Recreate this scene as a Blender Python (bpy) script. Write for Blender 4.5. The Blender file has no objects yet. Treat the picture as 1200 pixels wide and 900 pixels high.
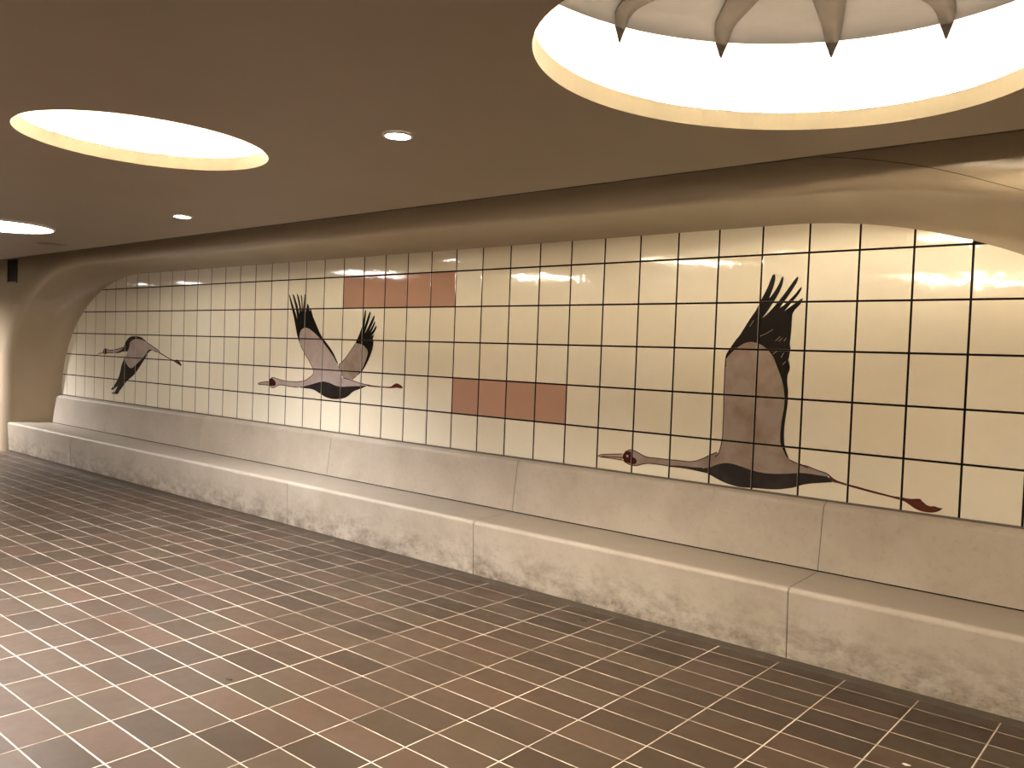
import bpy, bmesh, math, random
from mathutils import Matrix, Vector, geometry
from mathutils.bvhtree import BVHTree

random.seed(7)
SC = bpy.context.scene
COL = SC.collection
T = 0.30            # one wall tile, metres
Z0 = 2.87 * T       # height of the tiled wall's lower edge above the floor

# ------------------------------------------------------------------ camera
FOC = 978.68        # focal length in pixels of the 1200 x 900 frame
YAW, PIT, ROL = math.radians(40.2465), math.radians(-1.8892), math.radians(2.1114)
CAM = Vector((1.0524, -5.0705, 0.7988 + Z0))
fw = Vector((-math.sin(YAW) * math.cos(PIT), math.cos(YAW) * math.cos(PIT), math.sin(PIT)))
rt = fw.cross(Vector((0, 0, 1))).normalized()
up = rt.cross(fw)
R2 = rt * math.cos(ROL) + up * math.sin(ROL)
U2 = -rt * math.sin(ROL) + up * math.cos(ROL)
cd = bpy.data.cameras.new('camera')
cd.sensor_width = 36.0
cd.lens = 36.0 * FOC / 1200.0
cd.clip_end = 200
cam = bpy.data.objects.new('camera', cd)
M = Matrix((R2, U2, -fw)).transposed().to_4x4()
M.translation = CAM
cam.matrix_world = M
COL.objects.link(cam)
SC.camera = cam

# ------------------------------------------------------------------ world, exposure
w = bpy.data.worlds.new('world')
SC.world = w
w.use_nodes = True
w.node_tree.nodes['Background'].inputs[0].default_value = (0, 0, 0, 1)
w.node_tree.nodes['Background'].inputs[1].default_value = 0.0
SC.view_settings.view_transform = 'Standard'
SC.view_settings.look = 'None'
SC.view_settings.gamma = 1.0
SC.view_settings.use_curve_mapping = False
SC.view_settings.exposure = 1.8
SC.cycles.use_denoising = True
SC.cycles.max_bounces = 10
SC.cycles.diffuse_bounces = 6
SC.cycles.sample_clamp_indirect = 6.0

COVE_E, DOWN_E, PANEL_E = 66.0, 34.0, 7.5
COVE_C, DOWN_C, PANEL_C = (1.0, 0.84, 0.62), (1.0, 0.93, 0.87), (1.0, 0.95, 0.91)

CEIL = 6.165 * T + Z0
CEIL_EDGE = -3.1 * T   # the ceiling stops short of the wall
SLAB = CEIL + 1.0     # underside of the structure above the ceiling
FRONT = -2.0 * T     # plane of the plaster wall around the niche


def ray(px, py):
    return fw + R2 * ((px - 600) / FOC) - U2 * ((py - 450) / FOC)


def on_y(px, py, y):
    d = ray(px, py)
    return CAM + d * ((y - CAM.y) / d.y)


def on_z(px, py, z):
    d = ray(px, py)
    return CAM + d * ((z - CAM.z) / d.z)


def project(p):
    d = Vector(p) - CAM
    z = d.dot(fw)
    return 600 + FOC * d.dot(R2) / z, 450 - FOC * d.dot(U2) / z, z


# ------------------------------------------------------------------ materials
def new_mat(name):
    m = bpy.data.materials.new(name)
    m.use_nodes = True
    nt = m.node_tree
    return m, nt, nt.nodes['Principled BSDF']


def L(nt, a, b):
    nt.links.new(a, b)


def node(nt, kind, **kw):
    n = nt.nodes.new(kind)
    for k, v in kw.items():
        if k.startswith('i_'):
            n.inputs[int(k[2:])].default_value = v
        else:
            setattr(n, k, v)
    return n


def mth(nt, op, a, b=None, c=None):
    n = nt.nodes.new('ShaderNodeMath')
    n.operation = op
    for i, v in enumerate((a, b, c)):
        if v is None:
            continue
        if hasattr(v, 'links'):
            nt.links.new(v, n.inputs[i])
        else:
            n.inputs[i].default_value = v
    return n.outputs[0]


def mix(nt, fac, a, b):
    n = nt.nodes.new('ShaderNodeMix')
    n.data_type = 'RGBA'
    for s, v in ((n.inputs[0], fac), (n.inputs[6], a), (n.inputs[7], b)):
        if hasattr(v, 'links'):
            nt.links.new(v, s)
        else:
            s.default_value = v if not isinstance(v, tuple) or len(v) == 4 else (*v, 1)
    return n.outputs[2]


def noise(nt, scale, detail=4, rough=0.55, vec=None):
    n = nt.nodes.new('ShaderNodeTexNoise')
    n.inputs['Scale'].default_value = scale
    n.inputs['Detail'].default_value = detail
    n.inputs['Roughness'].default_value = rough
    if vec is not None:
        nt.links.new(vec, n.inputs['Vector'])
    return n.outputs['Fac']


def ramp(nt, v, a, b, lo=0.0, hi=1.0):
    n = nt.nodes.new('ShaderNodeMapRange')
    n.clamp = True
    nt.links.new(v, n.inputs[0])
    for i, x in enumerate((a, b, lo, hi)):
        n.inputs[1 + i].default_value = x
    return n.outputs[0]


def pos(nt):
    return nt.nodes.new('ShaderNodeNewGeometry').outputs['Position']


def scaled(nt, p, s):
    n = nt.nodes.new('ShaderNodeVectorMath')
    n.operation = 'MULTIPLY'
    nt.links.new(p, n.inputs[0])
    n.inputs[1].default_value = s
    return n.outputs[0]


def bump(nt, h, strength, dist, bsdf):
    b = nt.nodes.new('ShaderNodeBump')
    b.inputs['Strength'].default_value = strength
    b.inputs['Distance'].default_value = dist
    nt.links.new(h, b.inputs['Height'])
    nt.links.new(b.outputs[0], bsdf.inputs['Normal'])


def cell(nt, p, off, step):
    """a random colour that stays the same over one cell of a regular lay-out"""
    a = nt.nodes.new('ShaderNodeVectorMath')
    a.operation = 'SUBTRACT'
    nt.links.new(p, a.inputs[0])
    a.inputs[1].default_value = off
    d = nt.nodes.new('ShaderNodeVectorMath')
    d.operation = 'DIVIDE'
    nt.links.new(a.outputs[0], d.inputs[0])
    d.inputs[1].default_value = step
    f = nt.nodes.new('ShaderNodeVectorMath')
    f.operation = 'FLOOR'
    nt.links.new(d.outputs[0], f.inputs[0])
    wn = nt.nodes.new('ShaderNodeTexWhiteNoise')
    wn.noise_dimensions = '3D'
    nt.links.new(f.outputs[0], wn.inputs['Vector'])
    s = nt.nodes.new('ShaderNodeSeparateColor')
    nt.links.new(wn.outputs['Color'], s.inputs[0])
    return s.outputs[0], s.outputs[1], s.outputs[2]


def plain(name, col, rough=0.6, var=0.12, scale=6.0, metal=0.0, spec=0.5):
    m, nt, b = new_mat(name)
    p = pos(nt)
    n = noise(nt, scale, 4, 0.6, p)
    c2 = tuple(max(0, x * (1 - var)) for x in col)
    c1 = tuple(min(1, x * (1 + var)) for x in col)
    L(nt, mix(nt, ramp(nt, n, 0.3, 0.7), c2, c1), b.inputs['Base Color'])
    b.inputs['Roughness'].default_value = rough
    b.inputs['Metallic'].default_value = metal
    b.inputs['Specular IOR Level'].default_value = spec
    return m


def glow(name, col, strength):
    m, nt, b = new_mat(name)
    b.inputs['Base Color'].default_value = (0.9, 0.9, 0.9, 1)
    b.inputs['Emission Color'].default_value = (*col, 1)
    b.inputs['Emission Strength'].default_value = strength
    return m


def wall_tile_mat(name, c1, c2, warm):
    m, nt, b = new_mat(name)
    p = pos(nt)
    r, g, bl = cell(nt, p, (0, -1, Z0), (T, 10, T))
    base = mix(nt, r, c1, c2)
    base = mix(nt, mth(nt, 'MULTIPLY', g, 0.28), base, warm)
    cloud = noise(nt, 9, 4, 0.6, p)
    base = mix(nt, ramp(nt, cloud, 0.45, 0.75, 0, 0.16), base, tuple(x * 0.78 for x in c2))
    L(nt, base, b.inputs['Base Color'])
    b.inputs['Roughness'].default_value = 0.13
    b.inputs['Specular IOR Level'].default_value = 0.5
    L(nt, ramp(nt, noise(nt, 14, 3, 0.5, p), 0.3, 0.7, 0.025, 0.07), b.inputs['Roughness'])
    wav = mth(nt, 'ADD', noise(nt, 1, 2, 0.5, scaled(nt, p, (55, 5, 9))),
              mth(nt, 'MULTIPLY', noise(nt, 1, 1, 0.5, scaled(nt, p, (8, 3, 6))), 2.2))
    bump(nt, wav, 0.35, 0.0016, b)
    return m


def paint_mat(name, col, dark=None, blotch=0.0, rough=0.2):
    m, nt, b = new_mat(name)
    p = pos(nt)
    if dark:
        n = noise(nt, 7, 3, 0.5, p)
        L(nt, mix(nt, ramp(nt, n, 0.42, 0.68, 0, blotch), col, dark), b.inputs['Base Color'])
    else:
        n = noise(nt, 30, 3, 0.5, p)
        L(nt, mix(nt, n, tuple(x * 0.8 for x in col), tuple(x * 1.2 for x in col)), b.inputs['Base Color'])
    b.inputs['Roughness'].default_value = rough
    b.inputs['Specular IOR Level'].default_value = 0.3
    wav = noise(nt, 1, 2, 0.5, scaled(nt, p, (30, 5, 9)))
    bump(nt, wav, 0.2, 0.004, b)
    return m


FX, FY = 0.3646, 0.1844           # floor tile pitch
FX0, FY0 = -0.028, -0.652         # one corner of the lay-out


def floor_tile_mat():
    m, nt, b = new_mat('floor_tile_clay')
    p = pos(nt)
    r, g, bl = cell(nt, p, (FX0, FY0, -1), (FX, FY, 5))
    base = mix(nt, r, (0.035, 0.0215, 0.0125), (0.056, 0.0352, 0.0220))
    base = mix(nt, ramp(nt, g, 0.55, 1.0, 0, 0.6), base, (0.076, 0.043, 0.028))
    base = mix(nt, ramp(nt, bl, 0.72, 1.0, 0, 0.45), base, (0.058, 0.044, 0.024))
    n = noise(nt, 5, 5, 0.65, p)
    base = mix(nt, ramp(nt, n, 0.5, 0.8, 0, 0.45), base, (0.030, 0.019, 0.012))
    n2 = noise(nt, 70, 3, 0.6, p)
    base = mix(nt, ramp(nt, n2, 0.62, 0.75, 0, 0.25), base, (0.03, 0.022, 0.016))
    # lime haze and dirt gathered in the strip along the bench
    s = nt.nodes.new('ShaderNodeSeparateXYZ')
    L(nt, p, s.inputs[0])
    edge = ramp(nt, mth(nt, 'ADD', s.outputs[1], mth(nt, 'MULTIPLY', noise(nt, 9, 4, 0.6, p), 0.16)), -0.58, -0.42)
    base = mix(nt, mth(nt, 'MULTIPLY', edge, 0.55), base, (0.12, 0.098, 0.075))
    L(nt, base, b.inputs['Base Color'])
    L(nt, ramp(nt, noise(nt, 4, 4, 0.6, p), 0.3, 0.7, 0.34, 0.50), b.inputs['Roughness'])
    b.inputs['Specular IOR Level'].default_value = 0.4
    bump(nt, noise(nt, 18, 3, 0.5, p), 0.10, 0.002, b)
    return m


def grout_mat():
    m, nt, b = new_mat('floor_grout')
    p = pos(nt)
    n = noise(nt, 1.3, 3, 0.6, p)
    n2 = noise(nt, 11, 4, 0.6, p)
    f = ramp(nt, mth(nt, 'ADD', n, mth(nt, 'MULTIPLY', n2, 0.5)), 0.66, 0.95)
    c = mix(nt, f, (0.48, 0.41, 0.335), (0.15, 0.115, 0.085))
    L(nt, c, b.inputs['Base Color'])
    b.inputs['Roughness'].default_value = 0.8
    return m


def concrete_mat():
    m, nt, b = new_mat('bench_concrete')
    p = pos(nt)
    s = nt.nodes.new('ShaderNodeSeparateXYZ')
    L(nt, p, s.inputs[0])
    n = noise(nt, 3.0, 6, 0.65, p)
    base = mix(nt, ramp(nt, n, 0.3, 0.7), (0.365, 0.312, 0.252), (0.455, 0.40, 0.333))
    n2 = noise(nt, 26, 5, 0.65, p)
    base = mix(nt, ramp(nt, n2, 0.55, 0.78, 0, 0.35), base, (0.24, 0.19, 0.135))
    # scuffs and splash dirt, patchy, mostly on the lower half of the front
    low = ramp(nt, s.outputs[2], 0.02, 0.37, 1.0, 0.0)
    patch = noise(nt, 1, 6, 0.72, scaled(nt, p, (4.5, 4, 7.5)))
    fine = noise(nt, 1, 5, 0.7, scaled(nt, p, (22, 22, 30)))
    patch = mth(nt, 'ADD', mth(nt, 'MULTIPLY', patch, 0.72), mth(nt, 'ADD', mth(nt, 'MULTIPLY', fine, 0.28), mth(nt, 'MULTIPLY', low, 0.05)))
    dirt = mth(nt, 'MULTIPLY', ramp(nt, patch, 0.475, 0.66), low)
    base = mix(nt, mth(nt, 'MULTIPLY', dirt, 0.95), base, (0.12, 0.09, 0.062))
    spots = noise(nt, 1, 2, 0.5, scaled(nt, p, (24, 24, 30)))
    base = mix(nt, mth(nt, 'MULTIPLY', ramp(nt, spots, 0.70, 0.76), ramp(nt, s.outputs[2], 0.03, 0.3, 0.8, 0.1)), base, (0.09, 0.07, 0.05))
    # shade of the seat top painted into the colour, front edge left out
    seat_shade = mth(nt, 'MULTIPLY', ramp(nt, s.outputs[1], -1.74 * T, -1.66 * T), ramp(nt, s.outputs[2], 0.415, 0.428))
    seat_shade = mth(nt, 'MULTIPLY', seat_shade, ramp(nt, s.outputs[2], 0.4505, 0.4515, 1.0, 0.0))
    base = mix(nt, mth(nt, 'MULTIPLY', seat_shade, ramp(nt, n, 0.2, 0.8, 0.5, 0.8)), base, (0.27, 0.228, 0.185))
    L(nt, base, b.inputs['Base Color'])
    L(nt, ramp(nt, n, 0.3, 0.7, 0.42, 0.58), b.inputs['Roughness'])
    bump(nt, mth(nt, 'ADD', n2, noise(nt, 120, 3, 0.6, p)), 0.18, 0.003, b)
    return m


def plaster_mat(name, c1, c2, rough=0.55, spec=0.5):
    m, nt, b = new_mat(name)
    b.inputs['Specular IOR Level'].default_value = spec
    p = pos(nt)
    n = noise(nt, 1.6, 5, 0.6, p)
    base = mix(nt, ramp(nt, n, 0.3, 0.7), c1, c2)
    L(nt, base, b.inputs['Base Color'])
    b.inputs['Roughness'].default_value = rough
    bump(nt, noise(nt, 45, 4, 0.6, p), 0.03, 0.003, b)
    return m


MAT = {
    'tile': wall_tile_mat('cream_glaze', (0.77, 0.71, 0.57), (0.84, 0.79, 0.665), (0.81, 0.71, 0.54)),
    'pink': wall_tile_mat('pink_glaze', (0.44, 0.258, 0.185), (0.49, 0.297, 0.218), (0.46, 0.262, 0.185)),
    'joint': plain('dark_tile_joint', (0.010, 0.006, 0.004), 0.9, spec=0.1),
    'floor': floor_tile_mat(),
    'grout': grout_mat(),
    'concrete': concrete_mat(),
    'sealant': plain('grey_sealant', (0.115, 0.095, 0.075), 0.8),
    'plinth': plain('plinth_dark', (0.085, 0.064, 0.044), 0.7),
    'plaster': plaster_mat('beige_plaster', (0.40, 0.325, 0.228), (0.43, 0.352, 0.248), 0.27),
    'pale': plaster_mat('pale_wall', (0.50, 0.44, 0.34), (0.54, 0.47, 0.37)),
    'ceil': plaster_mat('ceiling_paint', (0.285, 0.225, 0.16), (0.305, 0.242, 0.175)),
    'cove': plaster_mat('cove_white', (0.80, 0.74, 0.66), (0.84, 0.78, 0.70)),
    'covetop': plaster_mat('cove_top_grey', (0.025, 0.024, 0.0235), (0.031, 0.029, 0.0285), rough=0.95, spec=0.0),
    'shade_wedge': plaster_mat('shade_wedge_grey', (0.015, 0.013, 0.0115), (0.017, 0.0148, 0.013), spec=0.0),  # near black, for the painted shade inside the coves
    'lip': plaster_mat('cove_lip_beige', (0.20, 0.175, 0.123), (0.213, 0.187, 0.132), spec=0.1),
    'dark': plain('black_metal', (0.02, 0.018, 0.016), 0.5),
    'louvre': plain('louvre_grey', (0.028, 0.025, 0.023), 0.45),
    'gap': plain('shadow_gap', (0.05, 0.038, 0.028), 0.8),
    'white': plain('white_enamel', (0.75, 0.72, 0.68), 0.35, 0.05),
    'plate': plain('plate_grey', (0.22, 0.17, 0.12), 0.5),
    'tube_left': glow('fluorescent_tube_left', COVE_C, COVE_E * 3.0),
    'tube_added': glow('fluorescent_tube_added', COVE_C, COVE_E * 6.0),  # stronger tubes of the added cove at right
    'tube': glow('fluorescent_tube', COVE_C, COVE_E),
    'lamp': glow('downlight_lens', DOWN_C, DOWN_E),
    'panel': glow('round_diffuser', PANEL_C, PANEL_E),
    'crane_grey': paint_mat('crane_grey', (0.31, 0.25, 0.215), (0.225, 0.155, 0.11), 0.8),
    'crane_pale': paint_mat('crane_pale', (0.42, 0.35, 0.33), (0.34, 0.25, 0.22), 0.7),
    'crane_black': paint_mat('crane_black', (0.008, 0.006, 0.005)),
    'crane_belly': paint_mat('crane_belly', (0.020, 0.015, 0.014), (0.032, 0.029, 0.032), 0.8),
    'crane_red': paint_mat('crane_red', (0.055, 0.010, 0.008)),
    'crane_leg': paint_mat('crane_leg', (0.095, 0.022, 0.014)),
    'crane_beak': paint_mat('crane_beak', (0.42, 0.31, 0.22)),
    'crane_line': paint_mat('crane_line', (0.05, 0.022, 0.015)),
    'eye': paint_mat('crane_eye', (0.55, 0.45, 0.38)),
    'leaf': plain('dry_leaf', (0.03, 0.022, 0.015), 0.7),
    'paper': plain('paper_white', (0.7, 0.62, 0.52), 0.8),
}


# ------------------------------------------------------------------ helpers
def mesh_obj(name, verts, faces, mat, parent=None, smooth=False):
    me = bpy.data.meshes.new(name)
    me.from_pydata([tuple(v) for v in verts], [], faces)
    me.validate()
    me.update()
    if mat:
        me.materials.append(MAT[mat])
    if smooth:
        for p in me.polygons:
            p.use_smooth = True
    o = bpy.data.objects.new(name, me)
    COL.objects.link(o)
    if parent:
        o.parent = parent
    return o


def from_bm(name, bm, mat, parent=None, smooth=False):
    bmesh.ops.recalc_face_normals(bm, faces=bm.faces)
    me = bpy.data.meshes.new(name)
    bm.to_mesh(me)
    bm.free()
    me.materials.append(MAT[mat])
    if smooth:
        for p in me.polygons:
            p.use_smooth = True
    o = bpy.data.objects.new(name, me)
    COL.objects.link(o)
    if parent:
        o.parent = parent
    return o


def empty(name, loc=(0, 0, 0)):
    o = bpy.data.objects.new(name, None)
    o.empty_display_size = 0.1
    o.location = loc
    COL.objects.link(o)
    return o


def tag(o, label=None, cat=None, group=None, kind=None):
    for k, v in (('label', label), ('category', cat), ('group', group), ('kind', kind)):
        if v:
            o[k] = v
    return o


def add_box(bm, x0, x1, y0, y1, z0, z1):
    vs = [bm.verts.new(c) for c in ((x0, y0, z0), (x1, y0, z0), (x1, y1, z0), (x0, y1, z0),
                                    (x0, y0, z1), (x1, y0, z1), (x1, y1, z1), (x0, y1, z1))]
    for f in ((0, 3, 2, 1), (4, 5, 6, 7), (0, 1, 5, 4), (1, 2, 6, 5), (2, 3, 7, 6), (3, 0, 4, 7)):
        bm.faces.new([vs[i] for i in f])


def box(name, x0, x1, y0, y1, z0, z1, mat, parent=None):
    bm = bmesh.new()
    add_box(bm, x0, x1, y0, y1, z0, z1)
    return from_bm(name, bm, mat, parent)


def plate_with_holes(outer, holes):
    """triangles of a flat outline (2-D) with closed loops cut out of it"""
    pts, edges = [], []
    for loop in [outer] + holes:
        n = len(pts)
        pts += [Vector(p) for p in loop]
        edges += [(n + i, n + (i + 1) % len(loop)) for i in range(len(loop))]
    v, e, f, _, _, _ = geometry.delaunay_2d_cdt(pts, edges, [], 1, 1e-7)

    def inside(c, loop):
        r = False
        for i in range(len(loop)):
            a, b = loop[i], loop[i - 1]
            if (a[1] > c.y) != (b[1] > c.y) and c.x < (b[0] - a[0]) * (c.y - a[1]) / (b[1] - a[1]) + a[0]:
                r = not r
        return r
    keep = []
    for t in f:
        c = (v[t[0]] + v[t[1]] + v[t[2]]) / 3
        if not any(inside(c, h) for h in holes):
            keep.append(list(t))
    return v, keep


def clip_convex(poly, clip):
    """clip a convex 2-D polygon by a convex counter-clockwise polygon"""
    out = poly
    for i in range(len(clip)):
        a, b = clip[i], clip[(i + 1) % len(clip)]
        ex, ey = b[0] - a[0], b[1] - a[1]
        src, out = out, []
        for j in range(len(src)):
            p, q = src[j], src[(j + 1) % len(src)]
            dp = ex * (p[1] - a[1]) - ey * (p[0] - a[0])
            dq = ex * (q[1] - a[1]) - ey * (q[0] - a[0])
            if dp >= 0:
                out.append(p)
            if (dp >= 0) != (dq >= 0):
                t = dp / (dp - dq)
                out.append((p[0] + (q[0] - p[0]) * t, p[1] + (q[1] - p[1]) * t))
        if len(out) < 3:
            return []
    return out


# ------------------------------------------------------------------ the niche outline
XL, XR = -31.6, -3.54           # where the straight top ends (in tiles)
BOT = -2.87
N_ARC = 40


def outline(a, b, n):
    """the niche outline in the wall plane (tile units): from the floor at left, over the top, to the floor at right"""
    pts = []
    for k in range(7):
        pts.append((XL - a, BOT + (0 - BOT) * k / 7))
    for k in range(N_ARC + 1):
        t = math.pi / 2 * k / N_ARC
        pts.append((XL - a * math.cos(t) ** (2 / n), b * math.sin(t) ** (2 / n)))
    for k in range(1, 20):
        pts.append((XL + (XR - XL) * k / 20, b))
    for k in range(N_ARC + 1):
        t = math.pi / 2 * (1 - k / N_ARC)
        pts.append((XR + a * math.cos(t) ** (2 / n), b * math.sin(t) ** (2 / n)))
    for k in range(1, 8):
        pts.append((XR + a, 0 + BOT * k / 7))
    return pts


INNER = outline(8.0, 5.6, 2.05)
RIDGE = outline(9.78, 5.88, 2.6)
OUTER = outline(10.15, 6.28, 2.55)

# ------------------------------------------------------------------ plaster wall with the rounded niche
verts, faces = [], []
NP = 24
for (xi, zi), (xr, zr), (xo, zo) in zip(INNER, RIDGE, OUTER):
    I = Vector((xi * T, 0.002, zi * T + Z0))
    K = Vector((xr * T, FRONT, zr * T + Z0))
    O = Vector((xo * T, FRONT, zo * T + Z0))
    S = I.lerp(K, 0.84)
    Q = I.lerp(K, 0.62)
    Q.y = -0.10 * T
    for k in range(9):
        t = k / 8
        verts.append(I * (1 - t) ** 2 + Q * 2 * t * (1 - t) + S * t * t)
    for k in range(1, NP - 7):
        t = k / (NP - 8)
        verts.append(S * (1 - t) ** 2 + K * 2 * t * (1 - t) + O * t * t)
n = NP + 1
for i in range(len(INNER) - 1):
    for k in range(NP):
        faces.append((i * n + k, i * n + k + 1, (i + 1) * n + k + 1, (i + 1) * n + k))
base = len(verts)
WX0, WX1 = -18.0, 6.0
hole = [(x * T, z * T + Z0) for x, z in OUTER]
outer_loop = [(WX0, 0), (hole[0][0], 0)] + hole[1:-1] + [(hole[-1][0], 0), (WX1, 0), (WX1, SLAB), (WX0, SLAB)]
v2, f2 = plate_with_holes(outer_loop, [])


def in_loop(c, loop):
    r = False
    for i in range(len(loop)):
        a, b = loop[i], loop[i - 1]
        if (a[1] > c[1]) != (b[1] > c[1]) and c[0] < (b[0] - a[0]) * (c[1] - a[1]) / (b[1] - a[1]) + a[0]:
            r = not r
    return r


verts += [(p.x, FRONT, p.y) for p in v2]
for t in f2:
    c = [(v2[t[0]][k] + v2[t[1]][k] + v2[t[2]][k]) / 3 for k in (0, 1)]
    if in_loop(c, outer_loop):
        faces.append(tuple(base + i for i in t))
surround = mesh_obj('wall_surround', verts, faces, 'plaster')
bm = bmesh.new()
bm.from_mesh(surround.data)
bmesh.ops.remove_doubles(bm, verts=bm.verts, dist=0.0005)
bmesh.ops.recalc_face_normals(bm, faces=bm.faces)
SURF = BVHTree.FromBMesh(bm)
bm.to_mesh(surround.data)
bm.free()
for p in surround.data.polygons:
    p.use_smooth = True
tag(surround, 'beige plaster wall curving smoothly into the tiled niche', kind='structure')

# hairline joint that sweeps over the plaster at the right
pts = []
for px, py in ((962, 183.6), (985, 184.6), (1010, 186), (1035, 188.5), (1060, 191.5), (1085, 195.5), (1110, 200.5), (1135, 206.5),
               (1160, 213), (1185, 219.5), (1205, 224.5), (1240, 235)):
    hit = SURF.ray_cast(CAM, ray(px, py).normalized())
    if hit[0]:
        pts.append((hit[0], hit[1] if hit[1].dot(ray(px, py)) < 0 else -hit[1]))
bm = bmesh.new()
prev = None
for i, (p, nr) in enumerate(pts):
    q = pts[min(i + 1, len(pts) - 1)][0] - pts[max(i - 1, 0)][0]
    s = q.cross(nr).normalized()
    ring = [bm.verts.new(p + s * 0.0042 - nr * 0.002), bm.verts.new(p + nr * 0.0012), bm.verts.new(p - s * 0.0042 - nr * 0.002)]
    if prev:
        for a in range(3):
            bm.faces.new((prev[a], ring[a], ring[(a + 1) % 3], prev[(a + 1) % 3]))
    prev = ring
from_bm('joint_line', bm, 'gap', surround)

# ------------------------------------------------------------------ tiled wall: dark joint bed and every tile
bed = box('wall_mural', (XL - 9) * T, (XR + 9) * T, 0.0022, 0.12, 0.0, CEIL, 'joint')
tag(bed, 'cream glazed tile wall inside the niche with dark joints', kind='structure')
CLIP = [(x * T, z * T + Z0) for x, z in reversed(INNER)]
JW = 0.0125
PINK = {(c, 4) for c in range(-18, -13)} | {(c, 1) for c in range(-13, -9)}
PINK = {(c, r) for c, r in PINK}


def tile_mesh(poly, cx, cz):
    """glazed tile: face, rounded edge, sides; local to its centre"""
    bm = bmesh.new()

    def inset(d):
        mx = sum(p[0] for p in poly) / len(poly)
        mz = sum(p[1] for p in poly) / len(poly)
        out = []
        for x, z in poly:
            dx, dz = mx - x, mz - z
            out.append((x + (d if dx > 0 else -d) * min(1, abs(dx) / 0.02), z + (d if dz > 0 else -d) * min(1, abs(dz) / 0.02)))
        return out
    rings = []
    for d, y in ((0, 0.008), (0, 0.0012), (0.0012, 0.0003), (0.0035, 0.0)):
        rings.append([bm.verts.new((x - cx, y, z - cz)) for x, z in inset(d)])
    m = len(poly)
    for a, b in zip(rings, rings[1:]):
        for i in range(m):
            bm.faces.new((a[i], a[(i + 1) % m], b[(i + 1) % m], b[i]))
    bm.faces.new(rings[-1])
    bmesh.ops.recalc_face_normals(bm, faces=bm.faces)
    me = bpy.data.meshes.new('tile')
    bm.to_mesh(me)
    bm.free()
    return me


shared = {}
tile_rects = []
for c in range(-41, 6):
    for r in range(0, 6):
        x0, x1 = c * T + JW / 2, (c + 1) * T - JW / 2
        z0, z1 = r * T + Z0 + JW / 2, (r + 1) * T + Z0 - JW / 2
        rect = [(x0, z0), (x1, z0), (x1, z1), (x0, z1)]
        cl = clip_convex(rect, CLIP)
        if len(cl) < 3:
            continue
        area = abs(sum(cl[i][0] * cl[i - 1][1] - cl[i - 1][0] * cl[i][1] for i in range(len(cl)))) / 2
        if area < 0.00015:
            continue
        tile_rects.append((c, r, rect))
        cx, cz = (c + 0.5) * T, (r + 0.5) * T + Z0
        pink = (c, r) in PINK
        full = area > 0.999 * (T - JW) ** 2
        if full:
            if pink not in shared:
                me = tile_mesh(rect, cx, cz)
                me.materials.append(MAT['pink' if pink else 'tile'])
                shared[pink] = me
            me = shared[pink]
        else:
            # drop nearly coincident corners of a cut tile
            q = []
            for p in cl:
                if not q or math.hypot(p[0] - q[-1][0], p[1] - q[-1][1]) > 0.004:
                    q.append(p)
            if math.hypot(q[0][0] - q[-1][0], q[0][1] - q[-1][1]) < 0.004:
                q.pop()
            if len(q) < 3:
                continue
            me = tile_mesh(q, cx, cz)
            me.materials.append(MAT['tile'])
        o = bpy.data.objects.new('wall_tile', me)
        o.location = (cx, 0, cz)
        o.rotation_euler = (math.radians(random.gauss(0, 0.05)), 0, math.radians(random.gauss(0, 0.05)))
        COL.objects.link(o)
        o.parent = bed
        if pink:
            o['label'] = 'salmon pink glazed tile'

# ------------------------------------------------------------------ floor: grout bed and tiles
floor = box('floor', WX0, WX1, -8.4, 0.0, -0.12, -0.0007, 'grout')
tag(floor, 'brown clay tile floor with pale joints', kind='structure')


def floor_tile_mesh(w, d):
    bm = bmesh.new()
    rings = []
    for i, z in ((0, -0.02), (0, -0.0003), (0.0006, 0.0)):
        rings.append([bm.verts.new((sx * (w / 2 - i), sy * (d / 2 - i), z)) for sx, sy in ((-1, -1), (1, -1), (1, 1), (-1, 1))])
    for a, b in zip(rings, rings[1:]):
        for i in range(4):
            bm.faces.new((a[i], a[(i + 1) % 4], b[(i + 1) % 4], b[i]))
    bm.faces.new(rings[-1])
    bmesh.ops.recalc_face_normals(bm, faces=bm.faces)
    me = bpy.data.meshes.new('floor_tile')
    bm.to_mesh(me)
    bm.free()
    me.materials.append(MAT['floor'])
    return me


GJ = 0.0070
ft_full = floor_tile_mesh(FX - GJ, FY - GJ)
EDGE_D = -0.5235 - FY0 + GJ / 2
ft_edge = floor_tile_mesh(FX - GJ, EDGE_D - GJ)
cells = []
for i in range(-50, 17):
    for j in range(-1, 42):
        cx = FX0 + (i + 0.5) * FX
        if j < 0:
            cy, me, ww = FY0 + EDGE_D / 2, ft_edge, EDGE_D
        else:
            cy, me, ww = FY0 - (j + 0.5) * FY, ft_full, FY
        px, py, z = project((cx, cy, 0))
        vis = z > 0.3 and -60 < px < 1260 and py < 960
        a = 0.0
        if vis:
            q = [project((cx + sx * FX / 2, cy + sy * ww / 2, 0)) for sx, sy in ((-1, -1), (1, -1), (1, 1), (-1, 1))]
            if min(k[2] for k in q) > 0.1 and max(k[0] for k in q) > 0 and min(k[0] for k in q) < 1200 and min(k[1] for k in q) < 900:
                a = abs(sum(q[k][0] * q[k - 1][1] - q[k - 1][0] * q[k][1] for k in range(4))) / 2
        cells.append((a, cx, cy, me))
cells.sort(key=lambda k: -k[0])
for a, cx, cy, me in cells[:300]:
    o = bpy.data.objects.new('floor_tile', me)
    o.location = (cx, cy, 0)
    COL.objects.link(o)
    o.parent = floor
vs, fs = [], []
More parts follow.
